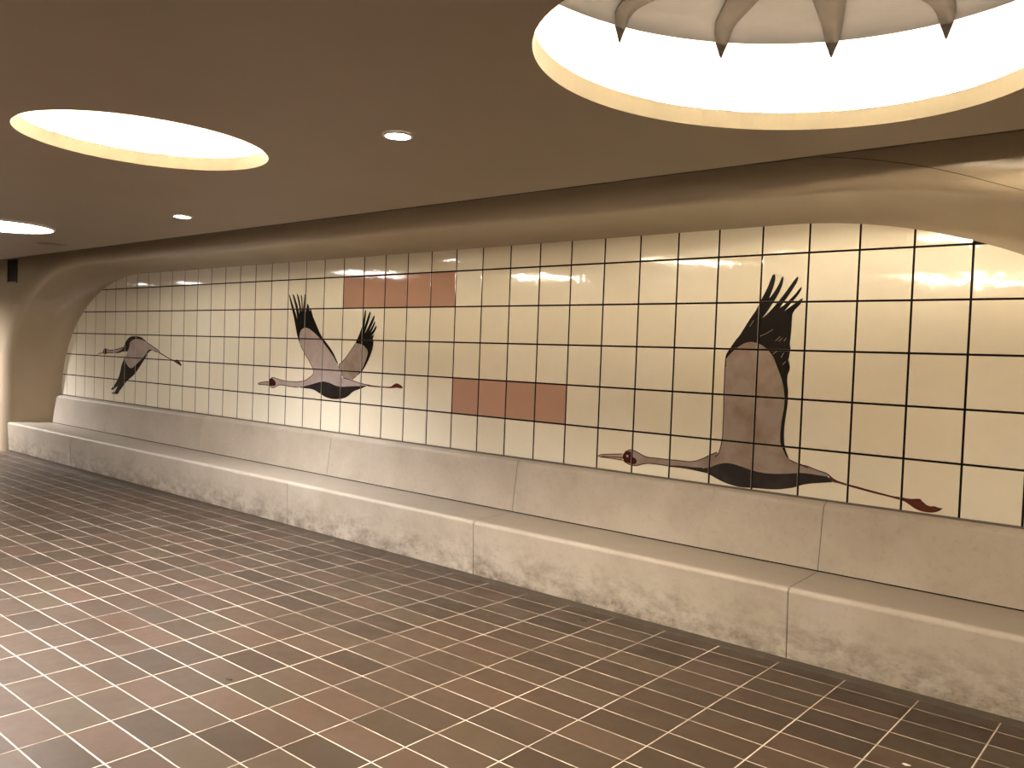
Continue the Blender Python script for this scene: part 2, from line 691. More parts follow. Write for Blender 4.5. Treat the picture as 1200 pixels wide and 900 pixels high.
for a, cx, cy, me in cells[300:]:
    b0 = len(vs)
    vs += [(v.co.x + cx, v.co.y + cy, v.co.z) for v in me.vertices]
    fs += [tuple(b0 + k for k in p.vertices) for p in me.polygons]
tag(mesh_obj('floor_tile_field', vs, fs, 'floor', floor), kind='stuff')

# ------------------------------------------------------------------ ceiling with the round openings
COVES = [  # centre, semi-axes, turn, tubes, label
    ((-0.133, -2.231), (0.929, 0.800), math.atan2(0.92, 0.39), 14, 'largest round ceiling cove glowing warm white above the right end of the bench'),
    ((-3.333, -2.942), (0.634, 0.560), math.pi / 2, 8, 'round ceiling cove glowing warm white, the smaller one at left'),
    ((-6.00, -3.95), (0.60, 0.60), 0, 8, 'round warm ceiling cove outside the view on the left'),
    ((1.65, -1.80), (0.58, 0.58), 0, 8, 'unseen round warm ceiling cove added outside the view on the right'),  # unseen cove, added to brighten the right end of the wall
    ((-1.10, -5.60), (0.90, 0.90), 0, 11, 'round warm ceiling cove behind the viewer'),
]
PANELS = [((-7.68, -2.24), 0.46, 'large bright white round ceiling light cut by the left picture edge')]
WARM, NEUTRAL = (1.0, 0.86, 0.66), (1.0, 0.965, 0.95)
DOWNS = [  # centre, radius, watts, colour, label
    ((-2.04, -2.34), 0.060, 170, WARM, 'small white recessed downlight between the two glowing ceiling coves'),
    ((-5.51, -1.585), 0.066, 130, NEUTRAL, 'small white recessed downlight near the wall beside the left ceiling cove'),
    ((-4.3, -4.2), 0.060, 560, NEUTRAL, 'small recessed downlight out of view on the far side of the passage'),
    ((0.95, -2.75), 0.060, 130, WARM, 'unseen small downlight added above the right end of the bench'),  # added lamp that lifts the bench and lower tiles at right
    ((-13.8, -2.1), 0.075, 620, NEUTRAL, 'small recessed downlight out of view in front of the vented plaster wall'),
    ((-12.4, -2.2), 0.110, 6, NEUTRAL, 'recessed downlight out of view along the passage beyond the niche'),
] + [((x, -6.4), 0.060, wt, WARM, 'unseen fill downlight, %s from the left in the row added behind the viewer' % nth)
     for nth, (x, wt) in zip(('first', 'second', 'third', 'fourth', 'fifth', 'sixth'), ((-10.5, 30), (-6.8, 40), (-3.2, 60), (-0.4, 80), (2.4, 130), (4.8, 130)))]  # unseen row added as frontal fill for the tiled wall


def ellipse(c, ax, rot, grow=0.0, m=96):
    out = []
    for k in range(m):
        t = 2 * math.pi * k / m
        x, y = (ax[0] + grow) * math.cos(t), (ax[1] + grow) * math.sin(t)
        out.append((c[0] + x * math.cos(rot) - y * math.sin(rot), c[1] + x * math.sin(rot) + y * math.cos(rot)))
    return out


CY1 = CEIL_EDGE
rect = [(WX0, -8.4), (WX1, -8.4), (WX1, CY1), (WX0, CY1)]
holes = [ellipse(c, ax, ro) for c, ax, ro, _, _ in COVES]
v2, f2 = plate_with_holes(rect, holes)
ceiling = mesh_obj('ceiling', [(p.x, p.y, CEIL) for p in v2], f2, 'ceil')
tag(ceiling, 'low beige painted ceiling with round openings', kind='structure')
strip = box('trim_1', WX0, WX1, CEIL_EDGE - 0.002, CEIL_EDGE + 0.012, CEIL - 0.003, CEIL + 0.07, 'gap')
tag(strip, 'dark edge strip of the ceiling in front of the plaster wall', kind='structure')


def lathe_ellipse(name, c, ax, ro, prof, mat, parent, m=96, smooth=True, close_top=False):
    vs, fs = [], []
    for g, z in prof:
        vs += [(x, y, z) for x, y in ellipse(c, ax, ro, g, m)]
    for a in range(len(prof) - 1):
        for i in range(m):
            fs.append((a * m + i, a * m + (i + 1) % m, (a + 1) * m + (i + 1) % m, (a + 1) * m + i))
    if close_top:
        fs.append(tuple(range((len(prof) - 1) * m, len(prof) * m)))
    return mesh_obj(name, vs, fs, mat, parent, smooth)


LIP = 0.078
WEDGE0 = 0.25
for c, ax, ro, nt_, label in COVES:
    root = empty('ceiling_cove_light', (0, 0, 0))
    tag(root, label, 'ceiling light', 'round cove lights in the ceiling')
    lathe_ellipse('lip', c, ax, ro, [(0.0, CEIL), (0.0, CEIL + LIP), (0.012, CEIL + LIP)], 'lip', root, smooth=False)
    W = 0.25
    lathe_ellipse('cove_wall', c, ax, ro, [(0.012, CEIL + LIP), (W, CEIL + LIP), (W, CEIL + 0.47)], 'cove', root, smooth=False)
    prof = []
    for k in range(0, 9):
        t = math.pi / 2 * k / 8
        prof.append((W - 0.08 * (1 - math.cos(t)), CEIL + 0.47 + 0.08 * math.sin(t)))
    prof.append((-min(ax) * 0.5, CEIL + 0.56))
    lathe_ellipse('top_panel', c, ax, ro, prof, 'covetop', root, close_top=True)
    # dark tapered strips that stand for the shade wedges between the lamps
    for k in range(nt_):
        t = 2 * math.pi * k / nt_ + WEDGE0
        shade_wedge = [(W - 0.005, 0.395, 0.004), (W - 0.005, 0.43, 0.016), (W - 0.005, 0.462, 0.029), (W - 0.018, 0.507, 0.040), (W - 0.045, 0.528, 0.046),
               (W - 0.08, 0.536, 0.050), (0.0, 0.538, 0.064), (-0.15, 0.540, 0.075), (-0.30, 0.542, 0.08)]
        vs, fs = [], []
        for g, hz, hw in shade_wedge:
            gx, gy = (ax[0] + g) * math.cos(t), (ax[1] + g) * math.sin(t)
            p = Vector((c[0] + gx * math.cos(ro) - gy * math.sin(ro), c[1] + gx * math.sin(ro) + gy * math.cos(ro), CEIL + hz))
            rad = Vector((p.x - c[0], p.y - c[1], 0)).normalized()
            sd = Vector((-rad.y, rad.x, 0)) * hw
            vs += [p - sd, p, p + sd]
        for i in range(1, len(shade_wedge)):
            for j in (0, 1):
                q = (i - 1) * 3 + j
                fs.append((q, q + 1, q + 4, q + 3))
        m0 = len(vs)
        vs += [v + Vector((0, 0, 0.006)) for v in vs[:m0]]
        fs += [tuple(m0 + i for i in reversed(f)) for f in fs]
        for i in range(1, len(shade_wedge)):
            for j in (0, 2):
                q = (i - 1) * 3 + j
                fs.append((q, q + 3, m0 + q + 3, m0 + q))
        mesh_obj('shade_wedge', vs, fs, 'shade_wedge', root, True)
    for k in range(nt_):
        t0 = 2 * math.pi * (k + 0.08) / nt_ + WEDGE0
        t1 = 2 * math.pi * (k + 0.92) / nt_ + WEDGE0
        bm = bmesh.new()
        prev = None
        for s in range(9):
            t = t0 + (t1 - t0) * s / 8
            gx, gy = (ax[0] + 0.13) * math.cos(t), (ax[1] + 0.13) * math.sin(t)
            ce = Vector((c[0] + gx * math.cos(ro) - gy * math.sin(ro), c[1] + gx * math.sin(ro) + gy * math.cos(ro), CEIL + LIP + 0.035))
            rad = Vector((ce.x - c[0], ce.y - c[1], 0)).normalized()
            ring = [bm.verts.new(ce + rad * 0.013 * math.cos(u) + Vector((0, 0, 0.013 * math.sin(u)))) for u in [2 * math.pi * q / 8 for q in range(8)]]
            if prev:
                for q in range(8):
                    bm.faces.new((prev[q], prev[(q + 1) % 8], ring[(q + 1) % 8], ring[q]))
            else:
                bm.faces.new(ring)
            prev = ring
        bm.faces.new(prev)
        from_bm('lamp_tube', bm, 'tube' if 'outside' not in label else ('tube_added' if c[0] > 0 else 'tube_left'), root)


def disc_light(name, c, r, label, cat, mat, group, drop):
    root = tag(empty(name, (0, 0, 0)), label, cat, group)
    ax = (r, r)
    lathe_ellipse('trim_ring', c, ax, 0, [(0.014, CEIL - 0.0005), (0.012, CEIL - drop), (0.0, CEIL - drop - 0.001), (-0.001, CEIL - 0.001)], 'white', root, 48)
    vs = [(x, y, CEIL - drop * 0.75) for x, y in ellipse(c, ax, 0, -0.001, 48)]
    vs2 = [(x, y, CEIL - 0.001) for x, y in ellipse(c, ax, 0, -0.001, 48)]
    fs = [tuple(reversed(range(48)))] + [(i, (i + 1) % 48, 48 + (i + 1) % 48, 48 + i) for i in range(48)]
    mesh_obj('lens', vs + vs2, fs, mat, root)
    return root


for c, r, watts, colour, label in DOWNS:
    root = disc_light('downlight', c, r, label, 'downlight', 'lamp', 'recessed downlights', 0.008)
    sp = bpy.data.lights.new('beam', 'SPOT')
    sp.energy = watts
    sp.color = colour
    sp.spot_size = math.radians(155 if c[1] < -2.5 or c[0] < -8 else 122)
    sp.spot_blend = 0.9
    sp.shadow_soft_size = 0.05
    so = bpy.data.objects.new('beam', sp)
    so.location = (c[0], c[1], CEIL - 0.02)
    COL.objects.link(so)
    so.parent = root
for c, r, label in PANELS:
    disc_light('round_ceiling_light', c, r, label, 'ceiling light', 'panel', 'large round ceiling lights', 0.02)

# the other sides of the passage
tag(box('ceiling_slab', WX0, WX1, -8.4, 0.1, SLAB, SLAB + 0.2, 'dark'), 'dark structural slab above the ceiling', kind='structure')
tag(box('wall_back', WX0, WX1, -8.4, -8.2, 0, SLAB, 'pale'), 'plain plaster wall on the far side of the passage', kind='structure')
tag(box('wall_left', WX0 - 0.2, WX0, -8.4, 0.1, 0, SLAB, 'plaster'), 'plain plaster wall closing the left end', kind='structure')
tag(box('wall_right', WX1, WX1 + 0.2, -8.4, 0.1, 0, SLAB, 'pale'), 'plain plaster wall closing the right end', kind='structure')

# ------------------------------------------------------------------ the concrete bench
bench = tag(empty('concrete_bench', (-17.5 * T, -1.0 * T, 0)), 'long beige concrete bench of jointed blocks built along the tiled wall', 'bench')
INV = Matrix.Translation(-Vector(bench.location))


def extrude_profile(name, prof, x0, x1, mat, parent, bev=0.003):
    """prof: closed loop of (y, z) in metres, extruded along x, with eased ends"""
    bm = bmesh.new()
    cy = sum(p[0] for p in prof) / len(prof)
    cz = sum(p[1] for p in prof) / len(prof)
    rings = []
    for x, s in ((x0, 1), (x0 + bev, 0), (x1 - bev, 0), (x1, 1)):
        ring = []
        for y, z in prof:
            k = bev * 0.6 * s
            ring.append(bm.verts.new((x, y + (k if y < cy else 0), z - (k if z > cz else 0))))
        rings.append(ring)
    m = len(prof)
    for a, b in zip(rings, rings[1:]):
        for i in range(m):
            bm.faces.new((a[i], a[(i + 1) % m], b[(i + 1) % m], b[i]))
    bm.faces.new(rings[0])
    bm.faces.new(rings[-1])
    bmesh.ops.transform(bm, matrix=INV, verts=bm.verts)
    o = from_bm(name, bm, mat, parent)
    return o


def arc(cy, cz, r, a0, a1, m):
    return [(cy + r * math.cos(math.radians(a0 + (a1 - a0) * k / m)), cz + r * math.sin(math.radians(a0 + (a1 - a0) * k / m))) for k in range(m + 1)]


seat_top = Z0 - 1.41 * T
GAPZ = 0.034
r = 0.028
yb, yf = -1.755 * T, -1.815 * T
seat = [(-0.05 * T, GAPZ), (yb, GAPZ)] + arc(yf + r, seat_top - r - 0.004, r, 180, 95, 7) + [(-0.22 * T, seat_top + 0.010), (-0.05 * T, seat_top + 0.010)]
back_r = 0.035
back = [(-0.02 * T, seat_top + 0.017), (-0.34 * T, seat_top + 0.017)] + \
    arc(-0.20 * T + 0.045, Z0 - 0.055, 0.045, 175, 95, 7) + [(-0.004, Z0 - 0.004)]
CUTS = [-41.95, -34.0, -26.05, -18.15, -10.35, -2.39, 5.5, 7.1]
for a, b in zip(CUTS, CUTS[1:]):
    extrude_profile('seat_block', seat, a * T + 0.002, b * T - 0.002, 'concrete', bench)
BCUTS = [-39.75, -34.0, -26.05, -18.15, -10.35, -2.39, 4.6]
for a, b in zip(BCUTS, BCUTS[1:]):
    extrude_profile('backrest_block', back, a * T + 0.0016, b * T - 0.0016, 'concrete', bench)
extrude_profile('joint_strip', [(-0.04 * T, seat_top + 0.0105), (-0.326 * T, seat_top + 0.0085), (-0.326 * T, seat_top + 0.0168), (-0.04 * T, seat_top + 0.0168)], -39.7 * T, 4.5 * T, 'joint', bench, 0.002)
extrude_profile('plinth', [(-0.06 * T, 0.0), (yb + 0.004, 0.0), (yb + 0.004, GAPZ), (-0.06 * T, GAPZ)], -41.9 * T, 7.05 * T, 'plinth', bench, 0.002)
extrude_profile('sealant', [(-0.03 * T, Z0 - 0.008), (-0.009, Z0 - 0.006), (-0.004, Z0 + 0.0055), (0.0005, Z0 + 0.0055)], -39.6 * T, 4.4 * T, 'sealant', bench, 0.002)


def inset(prof, d):
    cy = sum(q[0] for q in prof) / len(prof)
    cz = sum(q[1] for q in prof) / len(prof)
    return [(y + (d if y < cy else 0), z + (-d if z > cz else d)) for y, z in prof]


for c in CUTS[1:-1]:
    extrude_profile('joint_strip', inset(seat, 0.0035), c * T - 0.0019, c * T + 0.0019, 'joint', bench, 0.0004)
for c in BCUTS[1:-1]:
    extrude_profile('joint_strip', inset(back, 0.003), c * T - 0.0015, c * T + 0.0015, 'joint', bench, 0.0004)

# ------------------------------------------------------------------ the painted cranes
def zp(o, s, pts):
    return [(o[0] + x / s, o[1] + y / s) for x, y in pts]


def wall2(pts):
    out = []
    for px, py in pts:
        p = on_y(px, py, 0.0)
        out.append((p.x, p.z))
    return out


def smooth_loop(p, closed=True):
    """one round of corner cutting that keeps sharp tips"""
    out = []
    m = len(p)
    for i in range(m):
        if not closed and i in (0, m - 1):
            out.append(p[i])
            continue
        a, b, c = Vector(p[i - 1]), Vector(p[i]), Vector(p[(i + 1) % m])
        u, v = a - b, c - b
        if u.length < 1e-6 or v.length < 1e-6:
            continue
        if u.angle(v) < math.radians(75):
            out.append(tuple(b))
        else:
            out.append(tuple(b + u * 0.22))
            out.append(tuple(b + v * 0.22))
    return out


def paint(name, polys, mat, parent, lift, org, raw=False):
    """flat glaze painting, interrupted at every tile joint"""
    vs, fs = [], []
    for poly in polys:
        if not raw:
            poly = smooth_loop(wall2(poly))
        tris = geometry.tessellate_polygon([[Vector((x, z, 0)) for x, z in poly]])
        for t in tris:
            q = [poly[i] for i in t]
            ar = (q[1][0] - q[0][0]) * (q[2][1] - q[0][1]) - (q[2][0] - q[0][0]) * (q[1][1] - q[0][1])
            if abs(ar) < 1e-10:
                continue
            if ar < 0:
                q.reverse()
            c0, c1 = int(math.floor(min(k[0] for k in q) / T)), int(math.floor(max(k[0] for k in q) / T))
            r0, r1 = int(math.floor((min(k[1] for k in q) - Z0) / T)), int(math.floor((max(k[1] for k in q) - Z0) / T))
            for cc in range(c0, c1 + 1):
                for rr in range(r0, r1 + 1):
                    j = JW / 2 + 0.0003
                    rc = [(cc * T + j, rr * T + Z0 + j), ((cc + 1) * T - j, rr * T + Z0 + j),
                          ((cc + 1) * T - j, (rr + 1) * T + Z0 - j), (cc * T + j, (rr + 1) * T + Z0 - j)]
                    k = clip_convex(q, rc)
                    if len(k) >= 3:
                        b0 = len(vs)
                        vs += [(x - org[0], -lift - org[1], z - org[2]) for x, z in k]
                        fs.append(tuple(range(b0, b0 + len(k))))
    return mesh_obj(name, vs, fs, mat, parent)


def strokes(name, lines, width, mat, parent, lift, org):
    polys = []
    for ln in lines:
        p = [Vector(k) for k in smooth_loop(wall2(ln), False)]
        lft, rgt = [], []
        for i in range(len(p)):
            d = (p[min(i + 1, len(p) - 1)] - p[max(i - 1, 0)])
            if d.length < 1e-7:
                continue
            d.normalize()
            nn = Vector((-d.y, d.x)) * width / 2
            lft.append(p[i] + nn)
            rgt.append(p[i] - nn)
        for i in range(len(lft) - 1):
            polys.append([tuple(lft[i]), tuple(lft[i + 1]), tuple(rgt[i + 1]), tuple(rgt[i])])
    return tag(paint(name, polys, mat, parent, lift, org, raw=True), kind='stuff')


def dot(px, py, r_m, m=14):
    p = on_y(px, py, 0)
    return [(p.x + r_m * math.cos(2 * math.pi * k / m), p.z + r_m * math.sin(2 * math.pi * k / m)) for k in range(m)]


LA, LB, LC, LD = 0.0009, 0.0013, 0.0017, 0.0021

# --- large crane at the right
A4 = lambda p: zp((840, 310), 7.5, p)
A5 = lambda p: zp((830, 420), 5.292, p)
A6 = lambda p: zp((690, 510), 7.059, p)
A7 = lambda p: zp((930, 530), 6.316, p)
inner_arc = [(85, 830), (100, 805), (130, 775), (170, 740), (210, 710), (260, 685), (310, 680), (360, 690), (410, 715), (455, 755), (490, 800), (515, 850)]
inner_down = [(408, 0), (430, 60), (455, 125), (468, 180), (474, 240), (472, 300), (462, 350), (452, 410), (446, 480), (448, 530), (462, 560), (480, 600)]
feath = [(75, 835), (80, 795), (110, 745), (165, 665), (200, 625), (235, 570), (290, 480), (340, 410), (370, 355), (390, 310), (420, 255), (450, 195),
         (475, 130), (490, 95), (505, 82), (516, 95), (514, 140), (500, 195), (480, 250), (462, 295), (480, 275), (520, 220), (550, 165), (570, 115),
         (582, 102), (588, 120), (580, 175), (555, 235), (520, 300), (480, 360), (440, 420), (403, 468), (450, 430), (500, 375), (550, 315), (600, 250),
         (650, 180), (690, 125), (712, 105), (720, 118), (705, 160), (670, 215), (630, 275), (590, 330), (555, 380), (600, 350), (650, 300), (690, 260),
         (720, 220), (746, 195), (747, 215), (725, 255), (690, 300), (650, 345), (597, 408), (640, 375), (690, 340), (720, 315), (755, 295), (755, 315),
         (735, 350), (710, 375), (685, 400), (665, 435), (660, 500), (657, 570), (650, 640), (642, 700), (650, 740), (640, 790), (632, 840), (632, 865), (643, 880)]
wing_r = [(497, 0), (497, 25), (508, 45), (505, 75), (492, 100), (490, 150), (496, 200), (495, 260), (488, 320), (475, 400), (470, 470), (472, 530), (480, 570), (492, 600)]
org = on_y(925, 560, 0)
cr = tag(empty('crane_mural', org), 'largest painted crane, one wing raised straight up, nearest on the tiled wall', 'mural', 'flying cranes painted on the tile wall')
belly_top5 = [(60, 655), (110, 647), (160, 655), (220, 675), (290, 700), (360, 713), (430, 716), (500, 714), (560, 711)]
tail_bot7 = [(50, 152), (110, 157), (200, 172), (262, 182)]
tail_top7 = [(0, 65), (45, 85), (110, 105), (165, 130), (215, 145), (250, 158), (265, 172)]
neck_top6 = [(300, 138), (325, 125), (350, 120), (375, 125), (410, 145), (450, 168), (490, 183), (560, 190), (650, 200), (750, 210), (840, 220), (895, 212),
             (950, 190), (1000, 165), (1060, 140)]
neck_bot6 = [(940, 272), (860, 268), (780, 258), (700, 254), (650, 253), (590, 243), (520, 235), (480, 233), (440, 240), (410, 250), (375, 252), (340, 245), (310, 228), (287, 212)]
wing_l6 = [(1070, 150), (1085, 120), (1095, 80), (1105, 30)]
wing_l5 = [(90, 476), (92, 420), (96, 330), (97, 220), (102, 100), (108, 0)]
body = A4(inner_arc) + A5(inner_down + [(503, 628), (560, 655), (620, 680)]) + A7(tail_top7[1:]) + A7(list(reversed(tail_bot7))) + \
    A5(list(reversed(belly_top5)) + [(12, 680)]) + A6(neck_bot6 + [(283, 185), (283, 158)] + neck_top6 + wing_l6) + A5(wing_l5) + A4([(78, 900), (76, 850)])
paint('body', [body], 'crane_grey', cr, LA, org)
paint('wing_feathers', [A4(feath) + A5(wing_r + [(503, 628)] + list(reversed(inner_down))) + A4(list(reversed(inner_arc)))], 'crane_black', cr, LB, org)
paint('belly', [A6([(650, 258), (720, 256), (800, 262), (880, 270), (940, 274), (1000, 268)]) + A5(belly_top5) +
      A7(tail_bot7 + [(290, 222), (220, 226), (120, 232), (60, 242), (0, 262)]) +
      A5([(480, 808), (430, 813), (370, 811), (300, 805), (200, 800), (150, 787), (100, 770), (50, 745), (0, 715)]) +
      A6([(960, 310), (900, 297), (820, 280), (740, 268), (660, 262)])], 'crane_belly', cr, LB, org)
paint('legs', [A7([(255, 158), (275, 175), (300, 197), (330, 212), (400, 235), (480, 255), (560, 278), (650, 302), (740, 325), (800, 333), (860, 345),
                   (938, 342), (950, 360), (985, 390), (1010, 400), (1045, 398), (1070, 410), (1105, 415), (1085, 432), (1050, 445), (1000, 447), (940, 435),
                   (900, 418), (860, 390), (820, 362), (760, 345), (690, 326), (600, 305), (500, 278), (400, 250), (330, 228), (292, 222), (270, 195)])],
      'crane_leg', cr, LC, org)
paint('beak', [A6([(72, 172), (100, 160), (180, 158), (282, 155), (283, 205), (230, 198), (160, 186), (100, 180)])], 'crane_beak', cr, LA, org)
hd = paint('head_patch', [A6([(283, 158), (300, 140), (325, 132), (350, 138), (358, 160), (362, 180), (385, 190), (398, 210), (392, 235), (370, 240),
                              (345, 235), (310, 225), (287, 208), (281, 180)])], 'crane_red', cr, LB, org)
ec = A6([(320, 172)])[0]
paint('eye', [dot(*ec, 0.0085)], 'eye', hd, LC, org, raw=True)
paint('pupil', [dot(*ec, 0.0042)], 'crane_red', hd, LD, org, raw=True)
strokes('outline', [A6(neck_top6), A6(list(reversed(neck_bot6))), A6([(283, 155), (180, 157), (100, 160), (72, 172), (100, 181), (160, 187), (230, 198), (285, 208)]),
                    A6([(110, 175), (200, 179), (283, 186)]), A6([(1045, 180), (1070, 160), (1085, 120), (1095, 80), (1105, 30)]),
                    A6([(1105, 30)]) + A5(wing_l5) + A4([(78, 900), (76, 850)]),
                    A5([(503, 628), (560, 655), (620, 680)]) + A7(tail_top7[1:])], 0.0062, 'crane_line', cr, LC, org)
# pale scratches between the feathers
strokes('feather_lines', [A4([(290, 545), (325, 490)]), A4([(380, 630), (440, 605), (495, 570)]), A4([(515, 672), (560, 632)]), A4([(545, 675), (580, 645)]),
                          A4([(590, 675), (612, 645)]), A4([(495, 785), (560, 742)]), A4([(565, 818), (590, 775)]), A4([(580, 880), (605, 855)])],
        0.0022, 'crane_beak', cr, LC, org)

# --- crane in the middle
B1 = lambda p: zp((300, 340), 6.43, p)
B2 = lambda p: zp((380, 355), 7.2, p)
org = on_y(390, 455, 0)
cr = tag(empty('crane_mural', org), 'middle painted crane with both wings raised in a V on the tiled wall', 'mural', 'flying cranes painted on the tile wall')
w1_in = [(610, 550), (590, 510), (560, 465), (530, 425), (505, 390), (480, 360), (455, 335), (425, 308), (400, 290), (375, 282), (350, 290), (335, 310), (328, 345), (330, 390), (335, 410)]
w1_out = [(325, 385), (312, 345), (305, 310), (297, 265), (288, 215), (275, 160), (262, 100), (252, 50), (248, 28), (258, 45), (270, 85), (285, 130), (300, 175),
          (312, 220), (308, 190), (303, 150), (295, 110), (285, 70), (275, 28), (288, 40), (300, 75), (312, 110), (322, 150), (328, 180), (328, 140), (320, 90),
          (312, 50), (308, 25), (320, 40), (330, 80), (338, 120), (343, 165), (345, 120), (343, 80), (338, 40), (345, 35), (350, 70), (353, 120), (353, 160),
          (358, 120), (362, 80), (368, 30), (377, 38), (377, 80), (373, 130), (370, 175), (380, 150), (388, 100), (398, 115), (402, 140), (405, 160), (412, 135),
          (420, 160), (430, 200), (445, 235), (460, 270), (480, 320), (500, 355), (530, 395), (560, 435), (585, 475), (605, 520), (622, 562)]
w2_in = [(295, 343), (320, 350), (345, 370), (365, 395), (370, 420), (360, 460), (345, 505), (325, 550), (300, 585)]
w2_out = [(262, 342), (280, 305), (300, 255), (318, 205), (330, 150), (338, 100), (345, 58), (353, 62), (352, 110), (346, 165), (338, 205), (350, 170), (365, 125),
          (380, 85), (388, 72), (393, 82), (383, 130), (365, 190), (342, 258), (365, 215), (390, 165), (410, 125), (422, 103), (427, 118), (415, 160), (395, 205),
          (378, 240), (400, 205), (420, 165), (430, 152), (430, 172), (415, 210), (395, 250), (415, 230), (432, 200), (442, 190), (440, 212), (425, 245),
          (400, 280), (418, 265), (417, 285), (408, 305), (416, 315), (415, 350), (408, 390), (395, 430), (375, 480), (350, 530), (325, 570), (295, 600), (270, 622)]
bt2 = [(0, 662), (50, 675), (100, 700), (150, 708), (220, 703), (290, 702), (350, 698)]
bt1 = [(350, 728), (400, 715), (450, 700), (490, 690)]
nk_t = [(118, 658), (140, 660), (170, 672), (220, 685), (300, 692), (340, 688), (375, 680), (410, 655), (432, 635), (435, 605), (425, 580), (400, 530), (370, 480), (345, 435)]
nk_b = [(318, 732), (260, 727), (200, 715), (170, 715), (150, 728), (125, 738), (105, 722), (97, 700)]
paint('body', [B1(list(reversed(w1_in)) + [(622, 575), (632, 605)]) + B2([(140, 630), (160, 632), (235, 652), (300, 677), (360, 690)] + list(reversed(bt2))) +
               B1(list(reversed(bt1)) + nk_b + [(100, 672)] + nk_t)], 'crane_pale', cr, LA, org)
paint('far_wing', [B2([(262, 345)] + w2_in + [(270, 618), (235, 648), (160, 632), (140, 600), (130, 562), (120, 523), (165, 485), (205, 430), (240, 380)])],
      'crane_grey', cr, LA + 0.0002, org)
paint('near_wing_feathers', [B1(w1_out + w1_in)], 'crane_black', cr, LB, org)
paint('far_wing_feathers', [B2(w2_out + list(reversed(w2_in)))], 'crane_black', cr, LB, org)
paint('belly', [B1([(318, 732)] + bt1) + B2(bt2 + [(362, 700), (330, 715), (290, 730), (260, 740), (235, 755), (210, 780), (180, 800), (140, 810), (95, 813), (50, 808), (0, 790)]) +
                B1([(500, 790), (470, 772), (440, 752), (410, 743), (370, 740)])], 'crane_belly', cr, LB, org)
paint('legs', [B2([(350, 690), (370, 687), (400, 695), (490, 705), (555, 708), (575, 698), (595, 682), (612, 677), (640, 688), (663, 708), (665, 718), (645, 722),
                   (615, 715), (590, 718), (550, 720), (490, 714), (400, 708), (362, 702)])], 'crane_leg', cr, LC, org)
paint('beak', [B1([(13, 706), (30, 697), (60, 692), (98, 688), (100, 718), (60, 712), (25, 712)])], 'crane_beak', cr, LA, org)
hd = paint('head_patch', [B1([(100, 672), (118, 660), (132, 672), (145, 685), (152, 705), (145, 720), (120, 722), (102, 718), (97, 695)])], 'crane_red', cr, LB, org)
paint('eye', [dot(*B1([(118, 688)])[0], 0.007)], 'crane_leg', hd, LC, org, raw=True)
strokes('outline', [B1(nk_t + [(335, 410)]), B1(list(reversed(nk_b))), B1([(98, 688), (60, 692), (30, 697), (13, 706), (25, 712), (60, 712), (100, 718)]),
                    B2([(262, 345), (240, 380), (205, 430), (165, 485), (120, 523), (130, 562)]), B2([(160, 632), (235, 652), (300, 677), (360, 690)]),
                    B2([(270, 618), (235, 648)])], 0.0075, 'crane_line', cr, LC, org)

# --- small crane at the left
C1 = lambda p: zp((105, 385), 10.435, p)
org = on_y(158, 420, 0)
cr = tag(empty('crane_mural', org), 'smallest painted crane with its wing beating downward, farthest left on the tiles', 'mural', 'flying cranes painted on the tile wall')
paint('body', [C1([(490, 180), (510, 150), (550, 130), (600, 128), (650, 140), (700, 168), (760, 210), (820, 250), (858, 278), (835, 290), (790, 275), (745, 255),
                   (715, 270), (695, 300), (685, 320), (650, 365), (600, 410), (560, 450), (520, 485), (495, 485), (465, 455), (445, 420), (435, 385), (440, 345),
                   (455, 310), (465, 285), (475, 260), (488, 220)]),
               C1([(205, 250), (240, 265), (300, 262), (350, 250), (412, 228), (440, 278), (400, 280), (370, 292), (290, 298), (230, 296), (205, 302)])], 'crane_pale', cr, LA, org)
paint('shoulder', [C1([(290, 300), (330, 293), (370, 275), (400, 255), (415, 230), (430, 190), (450, 150), (475, 115), (510, 95), (570, 92), (620, 100), (660, 125),
                       (705, 168), (690, 162), (650, 140), (600, 128), (550, 130), (510, 150), (490, 180), (488, 220), (475, 260), (465, 285), (440, 278), (400, 282),
                       (370, 297), (330, 303)])], 'crane_belly', cr, LB, org)
paint('wing_feathers', [C1([(435, 360), (425, 355), (410, 400), (390, 450), (378, 520), (360, 590), (330, 650), (305, 690), (285, 715), (265, 735), (268, 750),
                            (295, 748), (320, 725), (345, 700), (325, 745), (300, 785), (272, 775), (275, 795), (300, 803), (320, 795), (318, 810), (335, 800),
                            (350, 800), (365, 765), (385, 740), (410, 705), (430, 675), (470, 630), (520, 590), (560, 550), (600, 490), (650, 410), (690, 350),
                            (715, 300), (740, 275), (765, 268), (790, 275), (745, 255), (715, 270), (695, 300), (685, 320), (650, 365), (600, 410), (560, 450),
                            (520, 485), (495, 485), (465, 455), (445, 420), (435, 385)])], 'crane_black', cr, LB, org)
paint('legs', [C1([(835, 283), (850, 285), (980, 365), (1040, 388), (1068, 378), (1100, 400), (1130, 450), (1118, 458), (1080, 435), (1030, 402), (985, 378), (900, 330), (845, 298)])],
      'crane_leg', cr, LC, org)
paint('beak', [C1([(82, 325), (110, 300), (165, 280), (168, 308), (130, 312)])], 'crane_beak', cr, LA, org)
paint('head_patch', [C1([(168, 265), (178, 245), (195, 240), (208, 252), (210, 300), (195, 318), (172, 312), (165, 290)])], 'crane_red', cr, LB, org)
strokes('outline', [C1([(205, 250), (240, 265), (300, 262), (350, 250), (412, 228)]), C1([(700, 168), (760, 210), (820, 250), (858, 278)]),
                    C1([(858, 278), (835, 290), (790, 275)]), C1([(205, 302), (230, 296), (290, 298)])], 0.009, 'crane_line', cr, LC, org)

